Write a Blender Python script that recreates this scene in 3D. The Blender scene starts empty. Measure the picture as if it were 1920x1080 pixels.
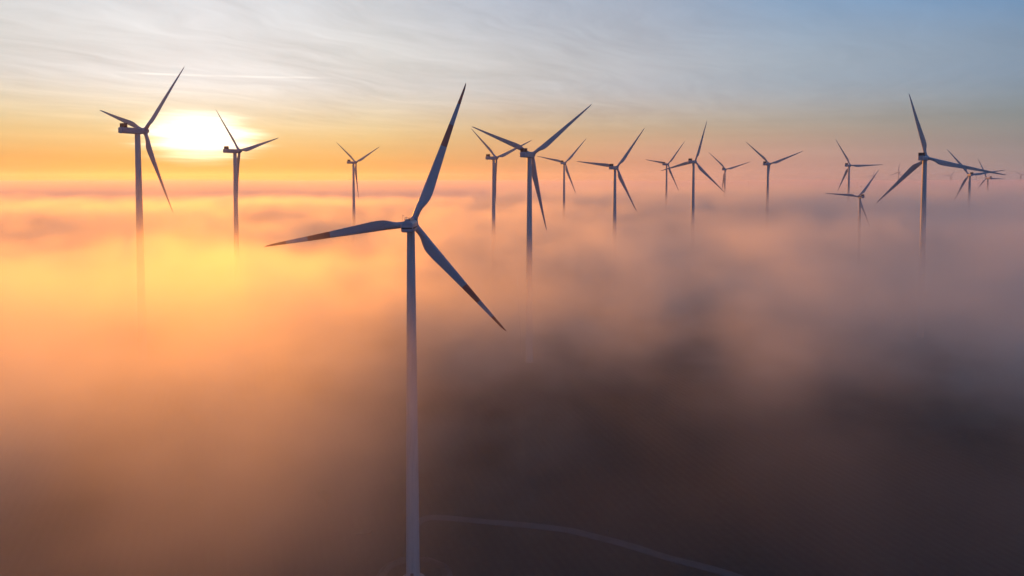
import bpy, bmesh, math, random
from mathutils import Vector, Matrix, noise
random.seed(7)
D = bpy.data
S = bpy.context.scene
COL = S.collection
R = math.radians
PI = math.pi

# ------------------------------------------------------------------ helpers
def link(o, parent=None):
    COL.objects.link(o)
    if parent: o.parent = parent
    return o

def tag(o, label=None, cat=None, group=None, kind=None):
    for k, v in (('label', label), ('category', cat), ('group', group), ('kind', kind)):
        if v: o[k] = v
    return o

def obj(name, bm, mats, parent=None, smooth=True):
    me = D.meshes.new(name)
    bmesh.ops.recalc_face_normals(bm, faces=bm.faces)
    bm.to_mesh(me); bm.free()
    for m in (mats if isinstance(mats, (list, tuple)) else [mats]): me.materials.append(m)
    if smooth:
        for p in me.polygons: p.use_smooth = True
        try: me.set_sharp_from_angle(angle=R(38))
        except Exception: pass
    return link(D.objects.new(name, me), parent)

def ring(bm, pts): return [bm.verts.new(p) for p in pts]

def bridge(bm, a, b, mat=0):
    n = len(a)
    for i in range(n):
        f = bm.faces.new((a[i], a[(i+1) % n], b[(i+1) % n], b[i])); f.material_index = mat

def lathe(bm, prof, n=40, org=(0, 0, 0), axis='Z', caps=True):
    """profile of (radius, height) turned round an axis"""
    rings = []
    for r, h in prof:
        pts = []
        for i in range(n):
            a = 2*PI*i/n; x, y = r*math.cos(a), r*math.sin(a)
            p = (x, y, h) if axis == 'Z' else (x, h, y)
            pts.append(Vector(p) + Vector(org))
        rings.append(ring(bm, pts))
    for a, b in zip(rings, rings[1:]): bridge(bm, a, b)
    if caps:
        bm.faces.new(rings[0]); bm.faces.new(rings[-1])

def box(bm, c, s, bev=0.0, M=None):
    r = bmesh.ops.create_cube(bm, size=1.0)
    vs = r['verts']
    for v in vs: v.co = Vector((v.co.x*s[0], v.co.y*s[1], v.co.z*s[2])) + Vector(c)
    if bev:
        es = list({e for v in vs for e in v.link_edges})
        r = bmesh.ops.bevel(bm, geom=es, offset=bev, segments=2, affect='EDGES', profile=.5)
        vs = list({v for f in r['faces'] for v in f.verts} | {v for v in vs if v.is_valid})
    if M: 
        for v in vs: v.co = M @ v.co
    return vs

def tube(bm, pts, rad, n=8):
    prev = None; P = [Vector(p) for p in pts]
    first = None
    for i, p in enumerate(P):
        d = (P[min(i+1, len(P)-1)] - P[max(i-1, 0)]).normalized()
        a = d.orthogonal().normalized(); b = d.cross(a)
        if prev is not None:
            a = (prev - d*prev.dot(d)).normalized(); b = d.cross(a)
        prev = a
        r = rad[i] if isinstance(rad, (list, tuple)) else rad
        rg = ring(bm, [p + (a*math.cos(2*PI*k/n) + b*math.sin(2*PI*k/n))*r for k in range(n)])
        if first is None: bm.faces.new(rg)
        else: bridge(bm, first, rg)
        first = rg
    bm.faces.new(first)

class E:
    """arithmetic on node sockets: works in shader and geometry trees"""
    nt = None
    def __init__(s, v): s.v = v
    @staticmethod
    def op(o, *a, clamp=False):
        n = E.nt.nodes.new('ShaderNodeMath'); n.operation = o; n.use_clamp = clamp
        for i, x in enumerate(a):
            x = x.v if isinstance(x, E) else x
            if isinstance(x, (int, float)): n.inputs[i].default_value = x
            else: E.nt.links.new(x, n.inputs[i])
        return E(n.outputs[0])
    def __add__(s, o): return E.op('ADD', s, o)
    __radd__ = __add__
    def __sub__(s, o): return E.op('SUBTRACT', s, o)
    def __rsub__(s, o): return E.op('SUBTRACT', o, s)
    def __mul__(s, o): return E.op('MULTIPLY', s, o)
    __rmul__ = __mul__
    def __truediv__(s, o): return E.op('DIVIDE', s, o)
    def __rtruediv__(s, o): return E.op('DIVIDE', o, s)

def clamp01(x): return E.op('ADD', x, 0.0, clamp=True)
def sstep(x, a, b):
    t = clamp01((x - a) / (b - a)); return t*t*(3 - 2*t)
def gauss(x, y, cx, cy, rx, ry, rot=0.0):
    c, s = math.cos(rot), math.sin(rot)
    dx, dy = x - cx, y - cy
    u = (dx*c + dy*s) * (1/rx); v = (dy*c - dx*s) * (1/ry)
    return E.op('EXPONENT', (u*u + v*v) * -1.0)
def comb(x, y, z):
    n = E.nt.nodes.new('ShaderNodeCombineXYZ')
    for i, q in enumerate((x, y, z)):
        q = q.v if isinstance(q, E) else q
        if isinstance(q, (int, float)): n.inputs[i].default_value = q
        else: E.nt.links.new(q, n.inputs[i])
    return n.outputs[0]
def noisef(vec, scale=1.0, detail=3.0, rough=.5, dist=0.0):
    n = E.nt.nodes.new('ShaderNodeTexNoise')
    E.nt.links.new(vec, n.inputs['Vector'])
    n.inputs['Scale'].default_value = scale; n.inputs['Detail'].default_value = detail
    n.inputs['Roughness'].default_value = rough; n.inputs['Distortion'].default_value = dist
    return E(n.outputs[0])

# ------------------------------------------------------------------ camera
CAMZ = 118.0
F = 1280.0
PITCH = R(2.5)
HORIZON = 338.0
cam = D.cameras.new('camera'); co = link(D.objects.new('camera', cam))
cam.sensor_width = 36; cam.lens = 36*F/1920
cam.clip_start = 1; cam.clip_end = 90000
cyp = HORIZON + F*math.tan(PITCH)
cam.shift_y = (cyp - 540)/1920
co.location = (0, 0, CAMZ); co.rotation_euler = (PI/2 - PITCH, 0, 0)
S.camera = co

# ------------------------------------------------------------------ where the turbines stand: hub relative to the lens, heading, rotor angle
HUB_A, HUB_B = 107.0, 119.0
def far(px, py, dist): return ((px - 960)/F*dist, dist, (HORIZON - py)/F*dist)
SITES = [
 ('near',  -29.9, 205.2, -12.9, 0.0, 21.3),
 ('T1',  -192.3, 358.9, 25.8, 28.4, 46.7),
 ('T2',  -213.0, 534.8, 22.9, 32.9, 79.0),
 ('T3',  -196.1, 858.8, 22.4, 34.7, 65.7),
 ('T5',   -14.8, 648.3, 21.2, 41.7, 70.6),
 ('T6',    11.7, 393.6, 14.7, 26.6, 53.0),
 ('T7',    72.5, 934.3, 23.5, 25.4, 43.0),
 ('T8',    97.3, 634.8, 11.8, 34.9, 37.9),
 ('T9',   242.0, 1061.0, 24.7, 45.8, 40.4),
 ('T10',  196.4, 733.5, 19.9, 41.5, 17.4),
 ('T11',  378.3, 1209.8, 19.2, 39.5, 73.7),
 ('T12',  323.1, 857.9, 20.3, 50.1, 70.8),
 ('T13',  492.8, 996.0, 21.6, 52.9, 90.0),
 ('T14',  308.6, 607.5, -14.5, 2.8, 35.2),
 ('T15',  275.0, 454.0, 14.8, 45.0, 105.6),
 ('T16',  630.7, 943.7, 7.7, 17.0, 82.1),
 ('T17', 1005.6, 1448.5, 4.9, -3.5, 92.9),
 ('T18', 1781.6, 3155.0, 36.2, -6.6, 6.7),
 ('T19', *far(1781, 330, 4600), 20, 35),
 ('T20', *far(1913, 328, 4300), 20, 65),
 ('T21', *far(1636, 329, 4900), 20, 15),
 ('T22', *far(1829, 336, 5600), 20, 5),
]
SMALL = {'T14': .65}                                   # one smaller machine
OVERHANG, TILT, CONE = 4.0, R(6), R(4.5)
sites = []
for n, x, y, z, psi, phi in SITES:
    p = R(psi)
    ax = Vector((math.sin(p)*math.cos(TILT), math.cos(p)*math.cos(TILT), math.sin(TILT)))
    k = SMALL.get(n, 1.0)
    hub = Vector((x, y, z + CAMZ)); top = hub - ax*OVERHANG*k
    base = top.z - (HUB_A if n == 'near' else HUB_B*k)
    sites.append((n, Vector((top.x, top.y, base)), p, R(phi)))

def ground_z(x, y):
    num = den = 0.0
    for n, b, *_ in sites:
        d2 = (x - b.x)**2 + (y - b.y)**2
        w = 1/(d2 + 60.0)**1.25
        num += w*b.z; den += w
    # the field in front of the lens is level with the nearest tower
    d2 = x*x + (y - 60)**2
    w = 2/(d2 + 8000.0)**1.25; den += w
    w = 8e-9; num += w*18; den += w
    return num/den

# ------------------------------------------------------------------ materials
def principled(name, col, rough=.5, metal=0.0):
    m = D.materials.new(name); m.use_nodes = True
    b = m.node_tree.nodes['Principled BSDF']
    b.inputs['Base Color'].default_value = (*col, 1); b.inputs['Roughness'].default_value = rough
    b.inputs['Metallic'].default_value = metal
    return m, m.node_tree, b

def mixcol(nt, fac, a, b):
    n = nt.nodes.new('ShaderNodeMix'); n.data_type = 'RGBA'
    fi, ai, bi = n.inputs[0], n.inputs[6], n.inputs[7]
    for s, v in ((fi, fac), (ai, a), (bi, b)):
        v = v.v if isinstance(v, E) else v
        if isinstance(v, (int, float)): s.default_value = v
        elif isinstance(v, tuple): s.default_value = (*v, 1)
        else: nt.links.new(v, s)
    return n.outputs[2]

def painted(name, col, col2, rough=.4, stretch=(1, 1, .06)):
    m, nt, b = principled(name, col, rough)
    E.nt = nt
    tc = nt.nodes.new('ShaderNodeTexCoord')
    mp = nt.nodes.new('ShaderNodeMapping'); mp.inputs['Scale'].default_value = stretch
    nt.links.new(tc.outputs['Object'], mp.inputs['Vector'])
    f = noisef(mp.outputs[0], 1.6, 6, .62)
    nt.links.new(mixcol(nt, sstep(f, .42, .75), col, col2), b.inputs['Base Color'])
    nt.links.new((f*.25 + rough - .1).v, b.inputs['Roughness'])
    return m

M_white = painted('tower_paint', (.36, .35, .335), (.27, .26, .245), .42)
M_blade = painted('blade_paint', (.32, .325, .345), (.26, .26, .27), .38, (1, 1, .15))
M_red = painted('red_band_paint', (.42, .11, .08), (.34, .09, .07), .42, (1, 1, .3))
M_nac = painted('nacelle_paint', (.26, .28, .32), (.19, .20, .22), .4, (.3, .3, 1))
M_dark, _, _ = principled('dark_louvre', (.03, .032, .036), .6)
M_steel, _, _ = principled('galvanised_steel', (.33, .34, .35), .45, .8)
M_lens, _, _ = principled('red_lens', (.35, .012, .012), .2)
M_concrete = painted('foundation_concrete', (.30, .29, .27), (.2, .19, .18), .85, (1, 1, 1))

# ------------------------------------------------------------------ turbine parts
BR = 45.0
def blade_bm(banded=True):
    bm = bmesh.new(); N = 28; rings = []
    st = [0.9, 1.5, 2.2, 3.2, 4.4, 5.6, 7, 8.5, 10, 12, 14.5, 17.5, 21, 24.97, 28, 31.77, 35, 38.38, 41, 43, 44.2, 44.8, 45]
    def lerp(t, r):
        for (a, va), (b, vb) in zip(t, t[1:]):
            if r <= b: 
                k = (r - a)/(b - a); return va + (vb - va)*k
        return t[-1][1]
    chord = [(0, 1.9), (2, 1.9), (4.4, 2.35), (7, 3.1), (9.2, 3.42), (12, 3.3), (17.5, 2.75), (25, 2.05), (32, 1.48), (38.4, 1.0), (43, .6), (44.4, .34), (45, .06)]
    thick = [(0, 1), (2, 1), (4.4, .66), (7, .42), (10, .31), (17, .24), (30, .19), (45, .16)]
    twist = [(0, 17), (4, 17), (9, 13), (15, 8.5), (25, 4), (35, 1), (45, -1)]
    for r in st:
        c, t, tw = lerp(chord, r), lerp(thick, r), R(lerp(twist, r) + 3)
        blend = min(1, max(0, (r - 2)/6.5)); blend = blend*blend*(3 - 2*blend)
        le = -.95 + .35*blend*(r/45)          # the leading edge stays nearly straight
        le = -.95*(1 - blend) + blend*(-.95 + .75*(r/45)**1.1)
        pts = []
        for i in range(N):
            a = 2*PI*i/N
            # round root
            cx, cy = .95*math.cos(a)*-1, .95*math.sin(a)
            # aerofoil
            u = .5*(1 - math.cos(a)); s = 1 if a <= PI else -1
            yt = 5*t*(.2969*math.sqrt(u) - .126*u - .3516*u*u + .2843*u**3 - .1036*u**4)
            cam_ = .035*4*u*(1 - u)
            fx, fy = le + u*c, (yt*s + cam_)*c*(.9 if s < 0 else 1)
            x, y = cx*(1 - blend) + fx*blend, cy*(1 - blend) + fy*blend
            xr = x*math.cos(-tw) - y*math.sin(-tw); yr = x*math.sin(-tw) + y*math.cos(-tw)
            pts.append((xr, yr + 1.3*(r/45)**2, r))
        rings.append(ring(bm, pts))
    for k, (a, b) in enumerate(zip(rings, rings[1:])):
        mid = .5*(st[k] + st[k+1])/BR
        red = banded and (mid > .853 or .555 < mid < .706)
        bridge(bm, a, b, 1 if red else 0)
    bm.faces.new(rings[0]); bm.faces.new(rings[-1])
    return bm

def hub_bm():
    bm = bmesh.new()
    lathe(bm, [(.9, -1.75), (1.45, -1.7), (1.62, -1.3), (1.68, 0), (1.6, .7), (1.35, 1.4), (.95, 1.95), (.45, 2.3), (.05, 2.4)], 32, axis='Y')
    for k in range(3):                       # sleeves where the blades enter
        a = k*2*PI/3; Mx = Matrix.Rotation(-0.0, 4, 'Y') @ Matrix.Rotation(a, 4, 'Y')
        t = bmesh.new(); lathe(t, [(1.08, .5), (1.08, 1.75), (1.0, 1.82)], 28)
        for v in t.verts: v.co = Mx @ v.co
        me = D.meshes.new('tmp'); t.to_mesh(me); t.free(); bm.from_mesh(me); D.meshes.remove(me)
    return bm

def tower_bm(h, rb, rt):
    bm = bmesh.new(); prof = []
    secs = 4
    for i in range(secs):
        z0, z1 = h*i/secs, h*(i+1)/secs
        r0, r1 = rb + (rt - rb)*(i/secs)**1.15, rb + (rt - rb)*((i+1)/secs)**1.15
        if i: prof += [(r0 + .045, z0 - .12), (r0 + .045, z0 + .12), (r0, z0 + .13)]
        else: prof += [(r0 + .25, 0), (r0 + .25, .16), (r0, .17)]
        for k in (.33, .66, 1): 
            if k < 1: prof.append((r0 + (r1 - r0)*k, z0 + (z1 - z0)*k))
        prof.append((r1, z1 - .13 if i < secs-1 else z1))
    lathe(bm, prof, 48)
    return bm

def section_loft(bm, secs):
    rs = []
    for y, pts in secs: rs.append(ring(bm, [(x, y, z) for x, z in pts]))
    for a, b in zip(rs, rs[1:]): bridge(bm, a, b)
    bm.faces.new(rs[0]); bm.faces.new(rs[-1])

def rrect(w, z0, z1, ct, cb):
    h = w/2
    return [(-h + cb, z0), (h - cb, z0), (h - cb*.3, z0 + cb*.3), (h, z0 + cb), (h, z1 - ct), (h - ct, z1), (-h + ct, z1), (-h, z1 - ct), (-h, z0 + cb), (-h + cb*.3, z0 + cb*.3)]

def set_local(o, M):
    o.matrix_parent_inverse = Matrix.Identity(4); o.matrix_basis = M

def rotor_mats(ang, cones, hub_h):
    Tm = Matrix.Translation((0, 0, hub_h)) @ Matrix.Rotation(TILT, 4, 'X') @ Matrix.Translation((0, OVERHANG, 0))
    out = [Tm @ Matrix.Rotation(ang, 4, 'Y')]
    for k in range(3):
        out.append(Tm @ Matrix.Rotation(ang + k*2*PI/3, 4, 'Y') @ Matrix.Rotation(-(cones[k] - R(1.7)), 4, 'X'))
    return out

def empty(name, loc, rz):
    o = D.objects.new(name, None); o.empty_display_size = 5
    link(o); o.location = loc; o.rotation_euler = (0, 0, rz); return o

def make_near(site):
    n, base, psi, phi = site
    root = empty('wind_turbine', base, -psi)
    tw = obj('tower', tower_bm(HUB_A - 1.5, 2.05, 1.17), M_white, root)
    bm = bmesh.new()                                   # door with its steps, at the foot
    box(bm, (0, -2.06, 1.75), (.95, .14, 2.2), .04)
    dr = obj('door', bm, M_dark, tw)
    bm = bmesh.new()
    for i in range(4): box(bm, (0, -2.45 - .28*i, .55 - .14*i), (1.1, .27, .06))
    for sx in (-.55, .55): tube(bm, [(sx, -2.15, .55), (sx, -2.15, 1.6), (sx, -3.3, 1.1), (sx, -3.3, .0)], .03, 6)
    obj('steps', bm, M_steel, tw)
    bm = bmesh.new(); lathe(bm, [(3.6, -.4), (3.6, .06), (3.4, .1), (2.32, .12)], 40, caps=False)
    obj('foundation_ring', bm, M_concrete, root)
    bm = bmesh.new(); z = HUB_A
    section_loft(bm, [(-7.6, rrect(3.1, z-1.35, z+1.45, 1.0, .55)), (-7.2, rrect(3.45, z-1.55, z+1.75, 1.0, .55)), (-2, rrect(3.5, z-1.6, z+1.9, .95, .5)), (1.6, rrect(3.45, z-1.55, z+1.85, .9, .5)), (2.25, rrect(3.0, z-1.3, z+1.55, .9, .6))])
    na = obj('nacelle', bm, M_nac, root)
    bm = bmesh.new()                                   # dark louvred band round the sides and back
    for s in (-1, 1): box(bm, (s*1.745, -3.2, z-.35), (.07, 7.6, .42), .01)
    box(bm, (0, -7.52, z-.35), (3.1, .22, .42), .01)
    obj('vent_band', bm, M_dark, na)
    bm = bmesh.new()
    box(bm, (0, -4.0, z+1.98), (1.9, 5.0, .16), .03)
    for sx in (-.85, .85):
        tube(bm, [(sx, -6.3, z+2.65), (sx, -1.6, z+2.65)], .035, 6)
        for k in range(5): tube(bm, [(sx, -6.3 + k*1.175, z+2.0), (sx, -6.3 + k*1.175, z+2.65)], .03, 6)
    tube(bm, [(-.85, -6.3, z+2.65), (.85, -6.3, z+2.65)], .035, 6)
    obj('roof_deck', bm, M_steel, na)
    bm = bmesh.new()
    tube(bm, [(-1.25, -6.9, z+1.4), (-1.25, -6.9, z+3.5)], .045, 6); tube(bm, [(-1.5, -6.9, z+3.2), (-1.0, -6.9, z+3.2)], .03, 6)
    lathe(bm, [(.1, 0), (.1, .2)], 10, (-1.0, -6.9, z+3.2))
    obj('weather_mast', bm, M_steel, na)
    bm = bmesh.new(); lathe(bm, [(.16, 0), (.18, .1), (.18, .38), (.1, .46)], 14, (.55, -6.75, z+2.06))
    obj('warning_light', bm, M_lens, na)
    mats = rotor_mats(phi, (R(6.0), R(4.4), R(-2.0)), HUB_A)
    h = obj('hub', hub_bm(), M_nac, root); set_local(h, mats[0])
    b0 = None
    for k in range(3):
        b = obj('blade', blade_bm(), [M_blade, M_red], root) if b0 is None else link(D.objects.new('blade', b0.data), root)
        b0 = b0 or b; set_local(b, mats[1+k])
    return root, b0.data

def make_far(site):
    n, base, psi, phi = site
    root = empty('wind_turbine', base, -psi)
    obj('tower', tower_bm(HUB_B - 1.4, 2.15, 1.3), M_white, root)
    z = HUB_B
    bm = bmesh.new()
    section_loft(bm, [(-9.3, rrect(3.0, z-1.2, z+1.35, .4, .5)), (-9.0, rrect(3.5, z-1.45, z+1.55, .4, .5)), (-2, rrect(3.6, z-1.5, z+1.6, .4, .5)), (1.7, rrect(3.5, z-1.5, z+1.55, .5, .5)), (2.25, rrect(3.0, z-1.3, z+1.3, .7, .6))])
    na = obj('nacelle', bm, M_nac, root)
    bm = bmesh.new()                                   # upright cooler on the roof
    for sx in (-1.6, 1.6): box(bm, (sx, -7.3, z+2.55), (.28, 1.9, 2.1), .05)
    box(bm, (0, -7.3, z+3.5), (3.48, 1.9, .24), .05); box(bm, (0, -7.3, z+2.5), (2.92, .5, 1.76))
    obj('cooler', bm, M_dark, na)
    bm = bmesh.new()
    tube(bm, [(.9, -8.9, z+1.4), (.9, -8.9, z+3.6)], .05, 6); tube(bm, [(.6, -8.9, z+3.3), (1.2, -8.9, z+3.3)], .035, 6)
    obj('weather_mast', bm, M_steel, na)
    mats = rotor_mats(phi, (CONE,)*3, HUB_B)
    h = obj('hub', hub_bm(), M_nac, root); set_local(h, mats[0])
    for k in range(3):
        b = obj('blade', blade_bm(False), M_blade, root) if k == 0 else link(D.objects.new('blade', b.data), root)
        set_local(b, mats[1+k])
    return root

def copy_turbine(src, site):
    n, base, psi, phi = site
    r = src.copy(); COL.objects.link(r); r.location = base; r.rotation_euler = (0, 0, -psi); r.scale = (SMALL.get(n, 1.0),)*3
    mats = rotor_mats(phi, (CONE,)*3, HUB_B); k = 1
    for ch in sorted(src.children, key=lambda o: o.name):
        c = ch.copy(); COL.objects.link(c); c.parent = r
        if ch.name.startswith('blade'): set_local(c, mats[k]); k += 1
        elif ch.name.startswith('hub'): set_local(c, mats[0])
        for g in ch.children:
            q = g.copy(); COL.objects.link(q); q.parent = c
    return r

LABELS = {
 'near': 'big closest wind turbine with red-banded blades, whole tower visible down to the ground',
 'T1': 'wind turbine left of the sun, long nacelle seen side-on, tower base lost in yellow fog',
 'T2': 'wind turbine just right of the sun glare, amber silhouette with one blade behind its tower',
 'T3': 'small hazy wind turbine alone between the sun and the closest turbine, blades in a Y',
 'T5': 'mid-sized turbine half behind the blade of the larger turbine, side-on nacelle with roof cooler',
 'T6': 'second largest turbine, right of the closest one, its tower fading slowly into the fog',
 'T7': 'faint thin turbine just right of the second largest turbine, blade pointing down right',
 'T8': 'turbine in mid row, level blade pointing left, tower foot in pink fog',
 'T9': 'small turbine whose lower part is crossed by the level blade of the turbine beside it',
 'T10': 'turbine with one blade nearly upright and one crossing its smaller left neighbour',
 'T11': 'small faint Y-posed turbine whose foot meets the low blade tip of its neighbour',
 'T12': 'turbine in a wide Y pose standing apart, third blade along its tower',
 'T13': 'turbine with one level blade pointing right, above the low turbine sunk in fog',
 'T14': 'lowest small turbine sunk in the fog, hub below the horizon, nacelle right of its rotor',
 'T15': 'large dark blue-grey turbine near the right edge with square black cooler on top',
 'T16': 'turbine just behind the long right-pointing blade of the large right-hand turbine',
 'T17': 'smaller turbine furthest right of the clear ones, level blade and foot cut by fog',
 'T18': 'pale distant turbine left of the large dark turbine, whole rotor in an upside-down Y',
 'T19': 'very faint tiny turbine on the horizon just right of the large dark tower',
 'T20': 'very faint tiny turbine on the horizon at the right edge of the picture',
 'T21': 'very faint tiny turbine on the horizon behind the raised blade of the low turbine',
 'T22': 'tiniest faint turbine, on the horizon between the two fog-cut turbines at right',
}
near, _ = make_near(sites[0])
proto = None
for s in sites:
    if s[0] == 'near': o = near
    elif proto is None: o = proto = make_far(s)
    else: o = copy_turbine(proto, s)
    tag(o, LABELS[s[0]], 'wind turbine', 'wind turbines standing in the sea of fog')

# ------------------------------------------------------------------ ground
gm, nt, b = principled('field_soil', (.05, .04, .03), .95)
E.nt = nt
tc = nt.nodes.new('ShaderNodeTexCoord'); P = tc.outputs['Object']
sx = nt.nodes.new('ShaderNodeSeparateXYZ'); nt.links.new(P, sx.inputs[0])
n1 = noisef(P, .012, 4, .6); n2 = noisef(P, .35, 6, .65); n3 = noisef(P, 2.2, 4, .7)
rows = E.op('SINE', (E(sx.outputs[0])*.9 + E(sx.outputs[1])*.35)*2.2 + n2*3)
c1 = mixcol(nt, sstep(n1, .42, .58), (.018, .021, .014), (.028, .024, .018))
c2 = mixcol(nt, sstep(n2*.6 + n3*.4, .4, .66), c1, (.036, .036, .024))
nt.links.new(mixcol(nt, clamp01(rows*.25 + .1), c2, (.013, .013, .011)), b.inputs['Base Color'])
bp = nt.nodes.new('ShaderNodeBump'); bp.inputs['Strength'].default_value = .8; bp.inputs['Distance'].default_value = .5
nt.links.new((n3*.6 + n2 + rows*.15).v, bp.inputs['Height']); nt.links.new(bp.outputs[0], b.inputs['Normal'])
bm = bmesh.new(); rings = []; NA = 220
rr = [3.0]
while rr[-1] < 60000: rr.append(rr[-1]*1.045 + .6)
for r in rr:
    pts = []
    for i in range(NA):
        a = 2*PI*i/NA; x, y = r*math.sin(a), r*math.cos(a)
        pts.append((x, y, ground_z(x, y) + (.25*noise.noise((x*.03, y*.03, 0)) if r < 500 and math.hypot(x+30, y-203) > 16 else 0)))
    rings.append(ring(bm, pts))
for a, b_ in zip(rings, rings[1:]): bridge(bm, a, b_)
bm.faces.new(rings[0])
g = obj('ground', bm, gm); tag(g, kind='structure')
from mathutils.bvhtree import BVHTree
gbvh = BVHTree.FromPolygons([v.co.copy() for v in g.data.vertices], [tuple(p.vertices) for p in g.data.polygons])
def gz(x, y):
    h = gbvh.ray_cast(Vector((x, y, 500)), Vector((0, 0, -1)))
    return h[0].z

def gravel_mat(name, ca, cb):
    m, nt, b = principled(name, ca, .9); E.nt = nt
    tc = nt.nodes.new('ShaderNodeTexCoord'); P = tc.outputs['Object']
    a, c = noisef(P, .25, 5, .6), noisef(P, 3.5, 4, .7)
    nt.links.new(mixcol(nt, sstep(a*.5 + c*.5, .38, .62), ca, cb), b.inputs['Base Color'])
    bp = nt.nodes.new('ShaderNodeBump'); bp.inputs['Strength'].default_value = .5; bp.inputs['Distance'].default_value = .1
    nt.links.new(c.v, bp.inputs['Height']); nt.links.new(bp.outputs[0], b.inputs['Normal'])
    return m
M_gravel = gravel_mat('pale_gravel', (.055, .053, .05), (.085, .08, .074))
M_spoil = gravel_mat('spoil_earth', (.03, .027, .022), (.075, .066, .055))

def strip(name, pts, width, mat, lift=.06, seg=8, edge=.0):
    """a track that follows the ground, slightly crowned"""
    P = []
    for i in range(len(pts) - 1):                      # Catmull-Rom
        p0, p1, p2, p3 = [Vector(pts[max(0, min(len(pts)-1, i + k))]) for k in (-1, 0, 1, 2)]
        for k in range(seg):
            t = k/seg
            P.append(.5*((2*p1) + (p2 - p0)*t + (2*p0 - 5*p1 + 4*p2 - p3)*t*t + (3*p1 - p0 - 3*p2 + p3)*t**3))
    P.append(Vector(pts[-1]))
    bm = bmesh.new(); prev = None; nx = 6
    for i, p in enumerate(P):
        d = (P[min(i+1, len(P)-1)] - P[max(i-1, 0)]).normalized(); s = Vector((d.y, -d.x))
        w = width*(1 + .10*noise.noise((p.x*.11, p.y*.11, 3)))
        row = []
        for k in range(nx + 1):
            u = k/nx*2 - 1; q = p + s*(u*w/2)
            row.append(bm.verts.new((q.x, q.y, gz(q.x, q.y) + lift + .10*(1 - u*u) - (.3 if abs(u) == 1 else 0))))
        if prev:
            for k in range(nx): bm.faces.new((prev[k], prev[k+1], row[k+1], row[k]))
        prev = row
    return obj(name, bm, mat)

road = strip('gravel_road', [(150, 112), (110, 152), (84, 178), (64.3, 195.7), (47.9, 206.5), (37.8, 214.4), (26.6, 221.4), (18.1, 226), (3.7, 230.4), (-10, 233.6), (-22, 236), (-30, 236.2), (-33.4, 231), (-32.3, 221), (-30.8, 211)], 4.0, M_gravel)
tag(road, kind='structure')
nb = sites[0][1]
bm = bmesh.new()                                          # earth bank thrown up round the tower's foot
prev = None
for i in range(73):
    a = 2*PI*i/72; cx, sy = math.sin(a), math.cos(a)
    k = 1 + .14*noise.noise((cx*2, sy*2, 5)); hh = .9 + .5*noise.noise((cx*3, sy*3, 9))
    gap = max(0, 1 - abs((a % (2*PI)) - .1)/.28) + max(0, 1 - abs((a % (2*PI)) - 6.38)/.28)
    row = []
    for r, z in ((8.4, -.3), (9.3, .45), (10.2, 1), (11.2, .5), (12.4, -.3)):
        x, y = nb.x + cx*r*k, nb.y + sy*r*k
        row.append(bm.verts.new((x, y, gz(x, y) + (z*hh if z > 0 else z)*(1 - .9*min(1, gap) if z > 0 else 1))))
    if prev:
        for j in range(4): bm.faces.new((prev[j], prev[j+1], row[j+1], row[j]))
    prev = row
bank = obj('earth_bank', bm, M_spoil); tag(bank, kind='structure')

# pale puddle left of the tower
wm, nt, b = principled('puddle_water', (.03, .03, .03), .04)
b.inputs['IOR'].default_value = 1.33
def puddle(cx, cy, rx, ry, seed):
    bm = bmesh.new(); n = 40; z = gz(cx, cy)
    out = []
    for i in range(n):
        a = 2*PI*i/n; k = 1 + .5*noise.noise((math.cos(a)*1.3, math.sin(a)*1.3, seed)) + .15*math.sin(3*a + seed)
        out.append((cx + rx*k*math.cos(a), cy + ry*k*math.sin(a)))
    zt = max(gz(x, y) for x, y in out) + .03
    top = ring(bm, [(x, y, zt) for x, y in out]); bot = ring(bm, [(x*1.0, y*1.0, zt - .5) for x, y in out])
    bridge(bm, bot, top); bm.faces.new(top)
    return obj('puddle', bm, wm, smooth=False)
tag(puddle(-51.3, 227.2, 2.9, 2.0, 1.7), kind='structure')

# road-side post and the leafless little tree
bm = bmesh.new(); x, y = 31.8, 220.8; z = gz(x, y)
lathe(bm, [(.14, -.4), (.13, 1.9), (.09, 2.3), (.02, 2.36)], 12, (x, y, z)); box(bm, (x, y - .12, z + 1.75), (.34, .05, .5), .01)
tag(obj('marker_post', bm, M_dark), 'dark waist-high post beside the pale gravel road', 'post')

bark, _, _ = principled('bark', (.05, .04, .032), .9)
leaf, _, _ = principled('dull_leaf', (.045, .05, .02), .8)
def small_tree(x, y, h, label):
    root = empty('small_tree', (x, y, gz(x, y)), 0)
    bm = bmesh.new(); tips = []
    def grow(p, d, l, r, n):
        q = p + d*l; m = p + d*l*.5 + Vector((random.uniform(-1, 1), random.uniform(-1, 1), 0))*l*.06
        tube(bm, [p, m, q], [r, r*.8, r*.6], 6)
        if n == 0: tips.append(q); return
        for k in range(3 if n > 1 else 4):
            dd = (d + Vector((random.uniform(-1, 1), random.uniform(-1, 1), random.uniform(-.1, .6)))*.75).normalized()
            grow(q, dd, l*random.uniform(.58, .8), r*.58, n-1)
    grow(Vector((0, 0, -.2)), Vector((.03, 0, 1)), h*.34, h*.03, 4)
    obj('trunk', bm, bark, root)
    bm = bmesh.new()
    for t in tips:
        for k in range(9):
            c = t + Vector((random.gauss(0, 1), random.gauss(0, 1), random.gauss(0, .8)))*h*.06
            a = Vector((random.uniform(-1, 1), random.uniform(-1, 1), random.uniform(-1, 1))).normalized(); b2 = a.orthogonal().normalized()
            s = h*.02*random.uniform(.6, 1.3)
            bm.faces.new([bm.verts.new(c + a*s*2), bm.verts.new(c + b2*s), bm.verts.new(c - a*s*2), bm.verts.new(c - b2*s)])
    obj('crown', bm, leaf, root, smooth=False)
    tag(root, label, 'tree')
small_tree(-66.4, 240, 6.5, 'dim little tree in the mist left of the closest tower')

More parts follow.
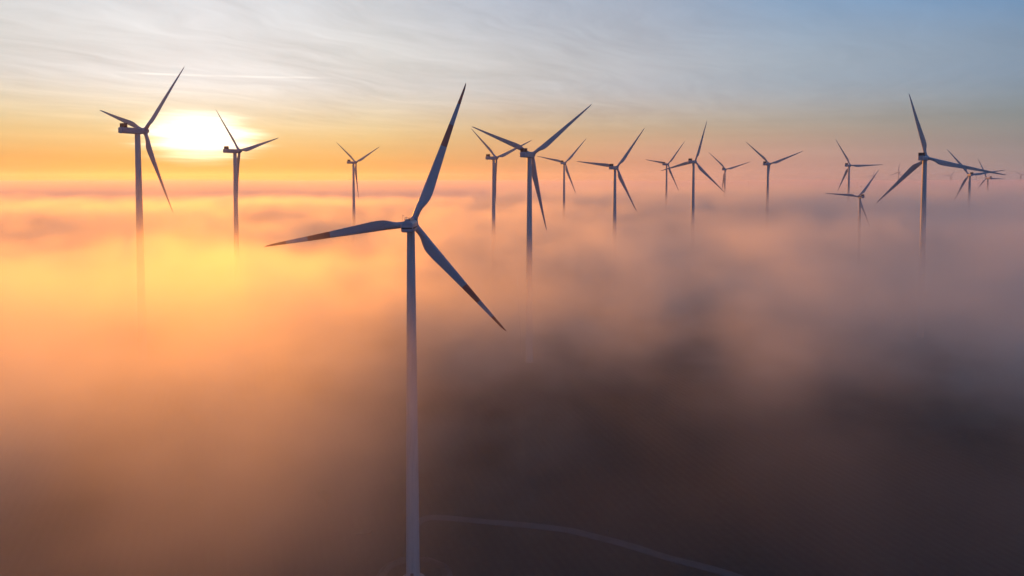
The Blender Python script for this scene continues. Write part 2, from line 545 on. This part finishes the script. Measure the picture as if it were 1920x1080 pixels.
# ------------------------------------------------------------------ light
SUN_AZ, SUN_EL = R(-24.4), R(3.35)
sdir = Vector((math.sin(SUN_AZ)*math.cos(SUN_EL), math.cos(SUN_AZ)*math.cos(SUN_EL), math.sin(SUN_EL)))
sl = D.lights.new('sun', 'SUN'); sl.energy = 2.55; sl.angle = R(3); sl.color = (1, .295, .012)
so = link(D.objects.new('sun', sl)); so.rotation_euler = (-sdir).to_track_quat('-Z', 'Y').to_euler()

W = D.worlds.new('World'); S.world = W; W.use_nodes = True
nt = W.node_tree; E.nt = nt
bg = nt.nodes['Background']; bg.inputs['Strength'].default_value = .055
sky = nt.nodes.new('ShaderNodeTexSky'); sky.sky_type = 'NISHITA'; sky.sun_disc = False
sky.sun_elevation = SUN_EL; sky.sun_rotation = SUN_AZ; sky.altitude = 150
sky.air_density = 1.0; sky.dust_density = 1.5; sky.ozone_density = 1.6
tc = nt.nodes.new('ShaderNodeTexCoord'); sp = nt.nodes.new('ShaderNodeSeparateXYZ')
nt.links.new(tc.outputs['Generated'], sp.inputs[0])
dx, dy, dz = (E(sp.outputs[i]) for i in range(3))
el = E.op('ARCSINE', dz)*(180/PI)                         # degrees above the horizon
ca, sa = math.cos(SUN_AZ), math.sin(SUN_AZ)
px, py = dx*ca - dy*sa, dx*sa + dy*ca                     # sun at +py
az = E.op('ABSOLUTE', E.op('ARCTAN2', px, py))*(180/PI)   # degrees of azimuth from the sun
saz = E.op('ARCTAN2', px, py)*(180/PI)

def srgb(c): 
    return tuple(((v/255)/12.92 if v/255 < .04045 else ((v/255 + .055)/1.055)**2.4) for v in c)
def ramp(fac, stops, gain=10.0):
    n = nt.nodes.new('ShaderNodeValToRGB'); cr = n.color_ramp; cr.interpolation = 'EASE' if 0 else 'LINEAR'
    while len(cr.elements) < len(stops): cr.elements.new(.5)
    for e, (p, c) in zip(cr.elements, stops):
        e.position = p; e.color = (*srgb(c), 1)
    nt.links.new(fac.v, n.inputs[0])
    vm = nt.nodes.new('ShaderNodeVectorMath'); vm.operation = 'SCALE'; vm.inputs['Scale'].default_value = gain
    nt.links.new(n.outputs[0], vm.inputs[0]); return vm.outputs[0]
#@@SKY
fa = az*(1/180)
q = lambda d: d/180
lowc = ramp(fa, [(q(0), (226, 188, 96)), (q(13), (228, 184, 106)), (q(24), (230, 173, 120)), (q(35), (228, 166, 136)), (q(47), (208, 161, 146)), (q(61), (166, 150, 146)), (q(100), (100, 115, 150)), (q(180), (82, 104, 156))])
midc = ramp(fa, [(q(0), (240, 224, 172)), (q(13), (234, 216, 162)), (q(24), (222, 192, 145)), (q(35), (208, 184, 150)), (q(47), (186, 172, 152)), (q(61), (146, 152, 148)), (q(100), (100, 120, 158)), (q(180), (82, 106, 160))])
hic = ramp(fa, [(q(0), (242, 243, 241)), (q(13), (226, 228, 224)), (q(24), (210, 211, 210)), (q(35), (192, 196, 202)), (q(47), (172, 186, 199)), (q(61), (142, 163, 184)), (q(100), (92, 118, 165)), (q(180), (76, 102, 160))])
topc = ramp(fa, [(q(0), (224, 230, 236)), (q(13), (208, 215, 222)), (q(24), (190, 201, 217)), (q(35), (178, 192, 212)), (q(47), (142, 176, 212)), (q(61), (100, 152, 204)), (q(100), (80, 112, 165)), (q(180), (72, 100, 160))])
col = mixcol(nt, sstep(el, .8, 5.0), lowc, midc)
col = mixcol(nt, sstep(el, 3.2, 8.2), col, hic)
col = mixcol(nt, sstep(el, 8.0, 16.0), col, topc)
# thin cirrus: streaks on a flat layer overhead, seen in perspective
inv = 1.0/(E.op('MAXIMUM', dz, 0.0) + .06)
u, v = px*inv, py*inv
ang = R(28); cu, su = math.cos(ang), math.sin(ang)
us, vs = u*cu + v*su, v*cu - u*su
warp = noisef(comb(u, v, 0.0), .55, 3, .5) - .5
c_a = noisef(comb(us*.55, vs*1.5 + warp*2.6, 1.0), 1.0, 8, .66, .5)
c_b = noisef(comb(us*1.3, vs*5.0 + warp*6.0, 4.0), 1.0, 6, .62, .4)
c_c = noisef(comb(px*3.0, dz*60.0, 2.0), 1.0, 4, .55)       # flat bars low over the horizon
fade = E.op('EXPONENT', az*az*(-1/2000.0))*.8 + .2
veil = ((c_a - .5)*.85 + (c_b - .5)*.42)*fade*sstep(el, 2.0, 6.5) + (c_c - .5)*.30*(1 - sstep(el, 4.5, 8.0))
gain = 1.08 + veil*.85
vm = nt.nodes.new('ShaderNodeVectorMath'); vm.operation = 'SCALE'
nt.links.new(col, vm.inputs[0]); nt.links.new(gain.v, vm.inputs['Scale']); col = vm.outputs[0]
# clear sky shows where the veil is thin, high up and away from the sun
open_ = sstep(el, 9.0, 24.0)*.5*sstep(az, 15, 60) + sstep(el, 15.5, 32)*.95
vm = nt.nodes.new('ShaderNodeVectorMath'); vm.operation = 'MULTIPLY'; vm.inputs[1].default_value = (1.0, 1.9, 3.2)
nt.links.new(sky.outputs[0], vm.inputs[0])
vs = nt.nodes.new('ShaderNodeVectorMath'); vs.operation = 'SCALE'      # bluer and brighter away from the sun
nt.links.new(vm.outputs[0], vs.inputs[0]); nt.links.new((.16 + 2.0*sstep(az, 25, 95)).v, vs.inputs['Scale']); vm = vs
col = mixcol(nt, clamp01(open_), col, vm.outputs[0])
# the low sky near the sun is scaled down to offset the haze glow
lowdim = 1 - .42*E.op('EXPONENT', (el*el*(1/1.7**2) + saz*saz*(1/26.0**2))*-1.0)
vd = nt.nodes.new('ShaderNodeVectorMath'); vd.operation = 'SCALE'
nt.links.new(col, vd.inputs[0]); nt.links.new(lowdim.v, vd.inputs['Scale']); col = vd.outputs[0]
# the sun behind the veil
sel = el - math.degrees(SUN_EL)
edge = (c_c - .5)*2.6 + (c_b - .5)*.8
r1 = E.op('SQRT', saz*saz*(1/3.3**2) + sel*sel*(1/1.45**2))
disc = 1 - sstep(r1 + edge*.6, .6, 1.95)
halo = E.op('EXPONENT', (saz*saz*(1/8.0**2) + sel*sel*(1/4.2**2))*-1.0)
pillar = E.op('EXPONENT', (saz*saz*(1/9.0**2) + (el - 9.0)*(el - 9.0)*(1/5.0**2))*-1.0)
def addcol(a, fac, c):
    n = nt.nodes.new('ShaderNodeMix'); n.data_type = 'RGBA'; n.blend_type = 'ADD'; n.clamp_factor = False
    nt.links.new(a, n.inputs[6]); n.inputs[7].default_value = (*c, 1); nt.links.new(fac.v, n.inputs[0]); return n.outputs[2]
col = addcol(col, halo, (.45, .38, .15))
col = addcol(col, pillar, (.3, .4, .45))
col = addcol(col, disc*disc, (16, 14.5, 12))
# contrail
ct = el - (7.9 + (saz + 6.0)*.0 + (saz)*.03)
trail = E.op('EXPONENT', ct*ct*(-1/.075**2))*sstep(saz, -6.5, -3.0)*(1 - sstep(saz, 7.0, 10.5))*clamp01(c_b*1.6 - .2)
col = addcol(col, trail, (3.0, 2.8, 2.4))
nt.links.new(col, bg.inputs['Color'])

# ------------------------------------------------------------------ haze: even air over the whole scene
def volume_mat(name, dens, col, aniso, attr=None):
    m = D.materials.new(name); m.use_nodes = True; nt = m.node_tree
    nt.nodes.remove(nt.nodes['Principled BSDF'])
    v = nt.nodes.new('ShaderNodeVolumePrincipled'); v.inputs['Color'].default_value = (*col, 1)
    v.inputs['Anisotropy'].default_value = aniso
    v.inputs['Density'].default_value = dens
    v.inputs['Density Attribute'].default_value = attr or ''
    nt.links.new(v.outputs[0], nt.nodes['Material Output'].inputs['Volume'])
    return m
#@@HAZE
HAZE_D = .00007
if HAZE_D:
    hm = volume_mat('haze_air', HAZE_D, (.97, .96, .95), .6)
    bm = bmesh.new(); box(bm, (0, 2500, 106), (26000, 18000, 225))
    hz = obj('haze', bm, hm, smooth=False); tag(hz, kind='stuff')
    hz.location.z = 1

# ------------------------------------------------------------------ fog: a grid of varying density built by nodes
#@@FOG
FOG_D = .025
def fog_tree(name, lo, hi, res, mat, dens_fn):
    ng = D.node_groups.new(name, 'GeometryNodeTree')
    ng.interface.new_socket('Geometry', in_out='OUTPUT', socket_type='NodeSocketGeometry')
    E.nt = ng
    out = ng.nodes.new('NodeGroupOutput')
    vc = ng.nodes.new('GeometryNodeVolumeCube')
    vc.inputs['Min'].default_value = lo; vc.inputs['Max'].default_value = hi
    for k, r in zip('XYZ', res): vc.inputs['Resolution ' + k].default_value = r
    pos = ng.nodes.new('GeometryNodeInputPosition'); sp = ng.nodes.new('ShaderNodeSeparateXYZ')
    ng.links.new(pos.outputs[0], sp.inputs[0])
    d = dens_fn(*(E(sp.outputs[i]) for i in range(3)))
    ng.links.new(d.v, vc.inputs['Density'])
    sm = ng.nodes.new('GeometryNodeSetMaterial'); sm.inputs['Material'].default_value = mat
    ng.links.new(vc.outputs[0], sm.inputs['Geometry']); ng.links.new(sm.outputs[0], out.inputs[0])
    me = D.meshes.new(name); o = link(D.objects.new(name, me)); me.materials.append(mat)
    md = o.modifiers.new('density', 'NODES'); md.node_group = ng
    return o

def fog_top(x, y):
    d = E.op('SQRT', x*x + y*y)
    t = 88.5 + 18*sstep(x + (y - 800)*.45, 130, 330)             # the deck climbs towards the far right
    t = t + (noisef(comb(x, y*.8, 0.0), 1/240, 3, .5) - .5)*(34 - 16*sstep(d, 450, 900))
    t = t + (noisef(comb(x, y, 9.0), 1/62, 4, .6) - .5)*(44 - 20*sstep(d, 450, 900))
    t = t + 15*gauss(x, y, -155, 295, 60, 34)
    t = t + 22*gauss(x, y, 250, 405, 110, 75)                    # bank in front of the left-hand towers
    t = t - 22*gauss(x, y, -290, 620, 190, 300, R(24))                   # hollow the sun shines across
    t = t + 7*gauss(x, y, -110, 190, 85, 110)
    t = t + 5*gauss(x, y, 110, 190, 90, 90)
    t = t + 26*gauss(x, y, -56, 115, 45, 95, R(22))
    t = t - 12*gauss(x, y, 440, 640, 150, 120)
    t = t + (noisef(comb(x, y*.9, 21.0), 1/24, 3, .6) - .5)*22*(1 - sstep(d, 350, 700))
    return t

def fog_density(x, y, z):
    d = E.op('SQRT', x*x + y*y)
    w = 33 + 12*sstep(x + y*.12, 40, 330)                                 # crisp top on the left, soft on the right
    a = clamp01((fog_top(x, y) + (w - 15)*.25 - z)/w); a = a*a*(3 - 2*a)
    n = noisef(comb(x, y, z*1.6), 1/75, 4, .55); n2 = noisef(comb(x + 300, y, z*1.5), 1/26, 3, .6)
    body = .06 + 1.70*sstep(n*.52 + n2*.48, .41, .61)
    lane = sstep(x + y*.255, 0, 24)*(1 - sstep(x - y*.02, -2, 40))        # clear lane round the nearest tower
    side = sstep(x - y*.02, -10, 60)                                      # right of that lane the fog floats clear of the ground
    b2 = clamp01(2.6*gauss(x, y, -88, 185, 52, 150, R(24)) - .5)
    bank = E.op('MAXIMUM', clamp01(1.9*gauss(x, y, -160, 195, 82, 110)), b2)*(.12 + .88*sstep(z, 48, 76))
    shelf = clamp01(1.8*gauss(x, y, 120, 205, 95, 100))*sstep(z, 52, 76)*.75
    far_ = sstep(d - side*70*(1 - sstep(z, 58, 80)), 175, 320)
    body = E.op('MAXIMUM', body, bank*.35)
    near_ = E.op('MAXIMUM', .06 + .94*far_, E.op('MAXIMUM', bank*.55, shelf)*(1 - .85*lane*(1 - sstep(d, 210, 260))))
    hole = 1 - .80*side*(1 - lane)*(1 - sstep(d, 250, 430))*(1 - sstep(z, 50, 74))
    hole = hole*(1 - .55*gauss(x, y, 12, 320, 60, 80))             # thin round the second tower
    low = .62 + .38*sstep(z, 20, 62)
    return clamp01(a*body*near_*hole*low*(1.0/1.55))

fm = volume_mat('fog_droplets', FOG_D, (1, .98, .90), .64, 'density')
fog = fog_tree('fog', (-1180, -160, -14), (1280, 1500, 128), (400, 270, 48), fm, fog_density)
tag(fog, kind='stuff')

def far_density(x, y, z):
    t = 121 + (noisef(comb(x, y, 0.0), 1/900, 3, .55) - .5)*60 + (noisef(comb(x, y, 5.0), 1/300, 3, .5) - .5)*34
    w = 110 + 10*sstep(x - y*.05, -100, 700)
    a = clamp01((t - z)/w); return a*a*(3 - 2*a)*.7
fm2 = volume_mat('far_fog_droplets', FOG_D, (1, .98, .93), .42, 'density')
ff = fog_tree('far_fog', (-7600, 1500, -14), (8200, 10500, 150), (170, 110, 28), fm2, far_density)
tag(ff, kind='stuff')

# ------------------------------------------------------------------ render settings
S.render.engine = 'CYCLES'
cy = S.cycles
cy.use_denoising = True
cy.volume_bounces = 16; cy.max_bounces = 18; cy.diffuse_bounces = 2; cy.glossy_bounces = 2
cy.transparent_max_bounces = 16
cy.volume_step_rate = 3.0; cy.volume_max_steps = 512
cy.sample_clamp_indirect = 6
cy.use_adaptive_sampling = True; cy.adaptive_threshold = .02
vs_ = S.view_settings
S.display_settings.display_device = 'sRGB'
vs_.view_transform = 'Standard'; vs_.look = 'None'; vs_.exposure = .58; vs_.gamma = 1
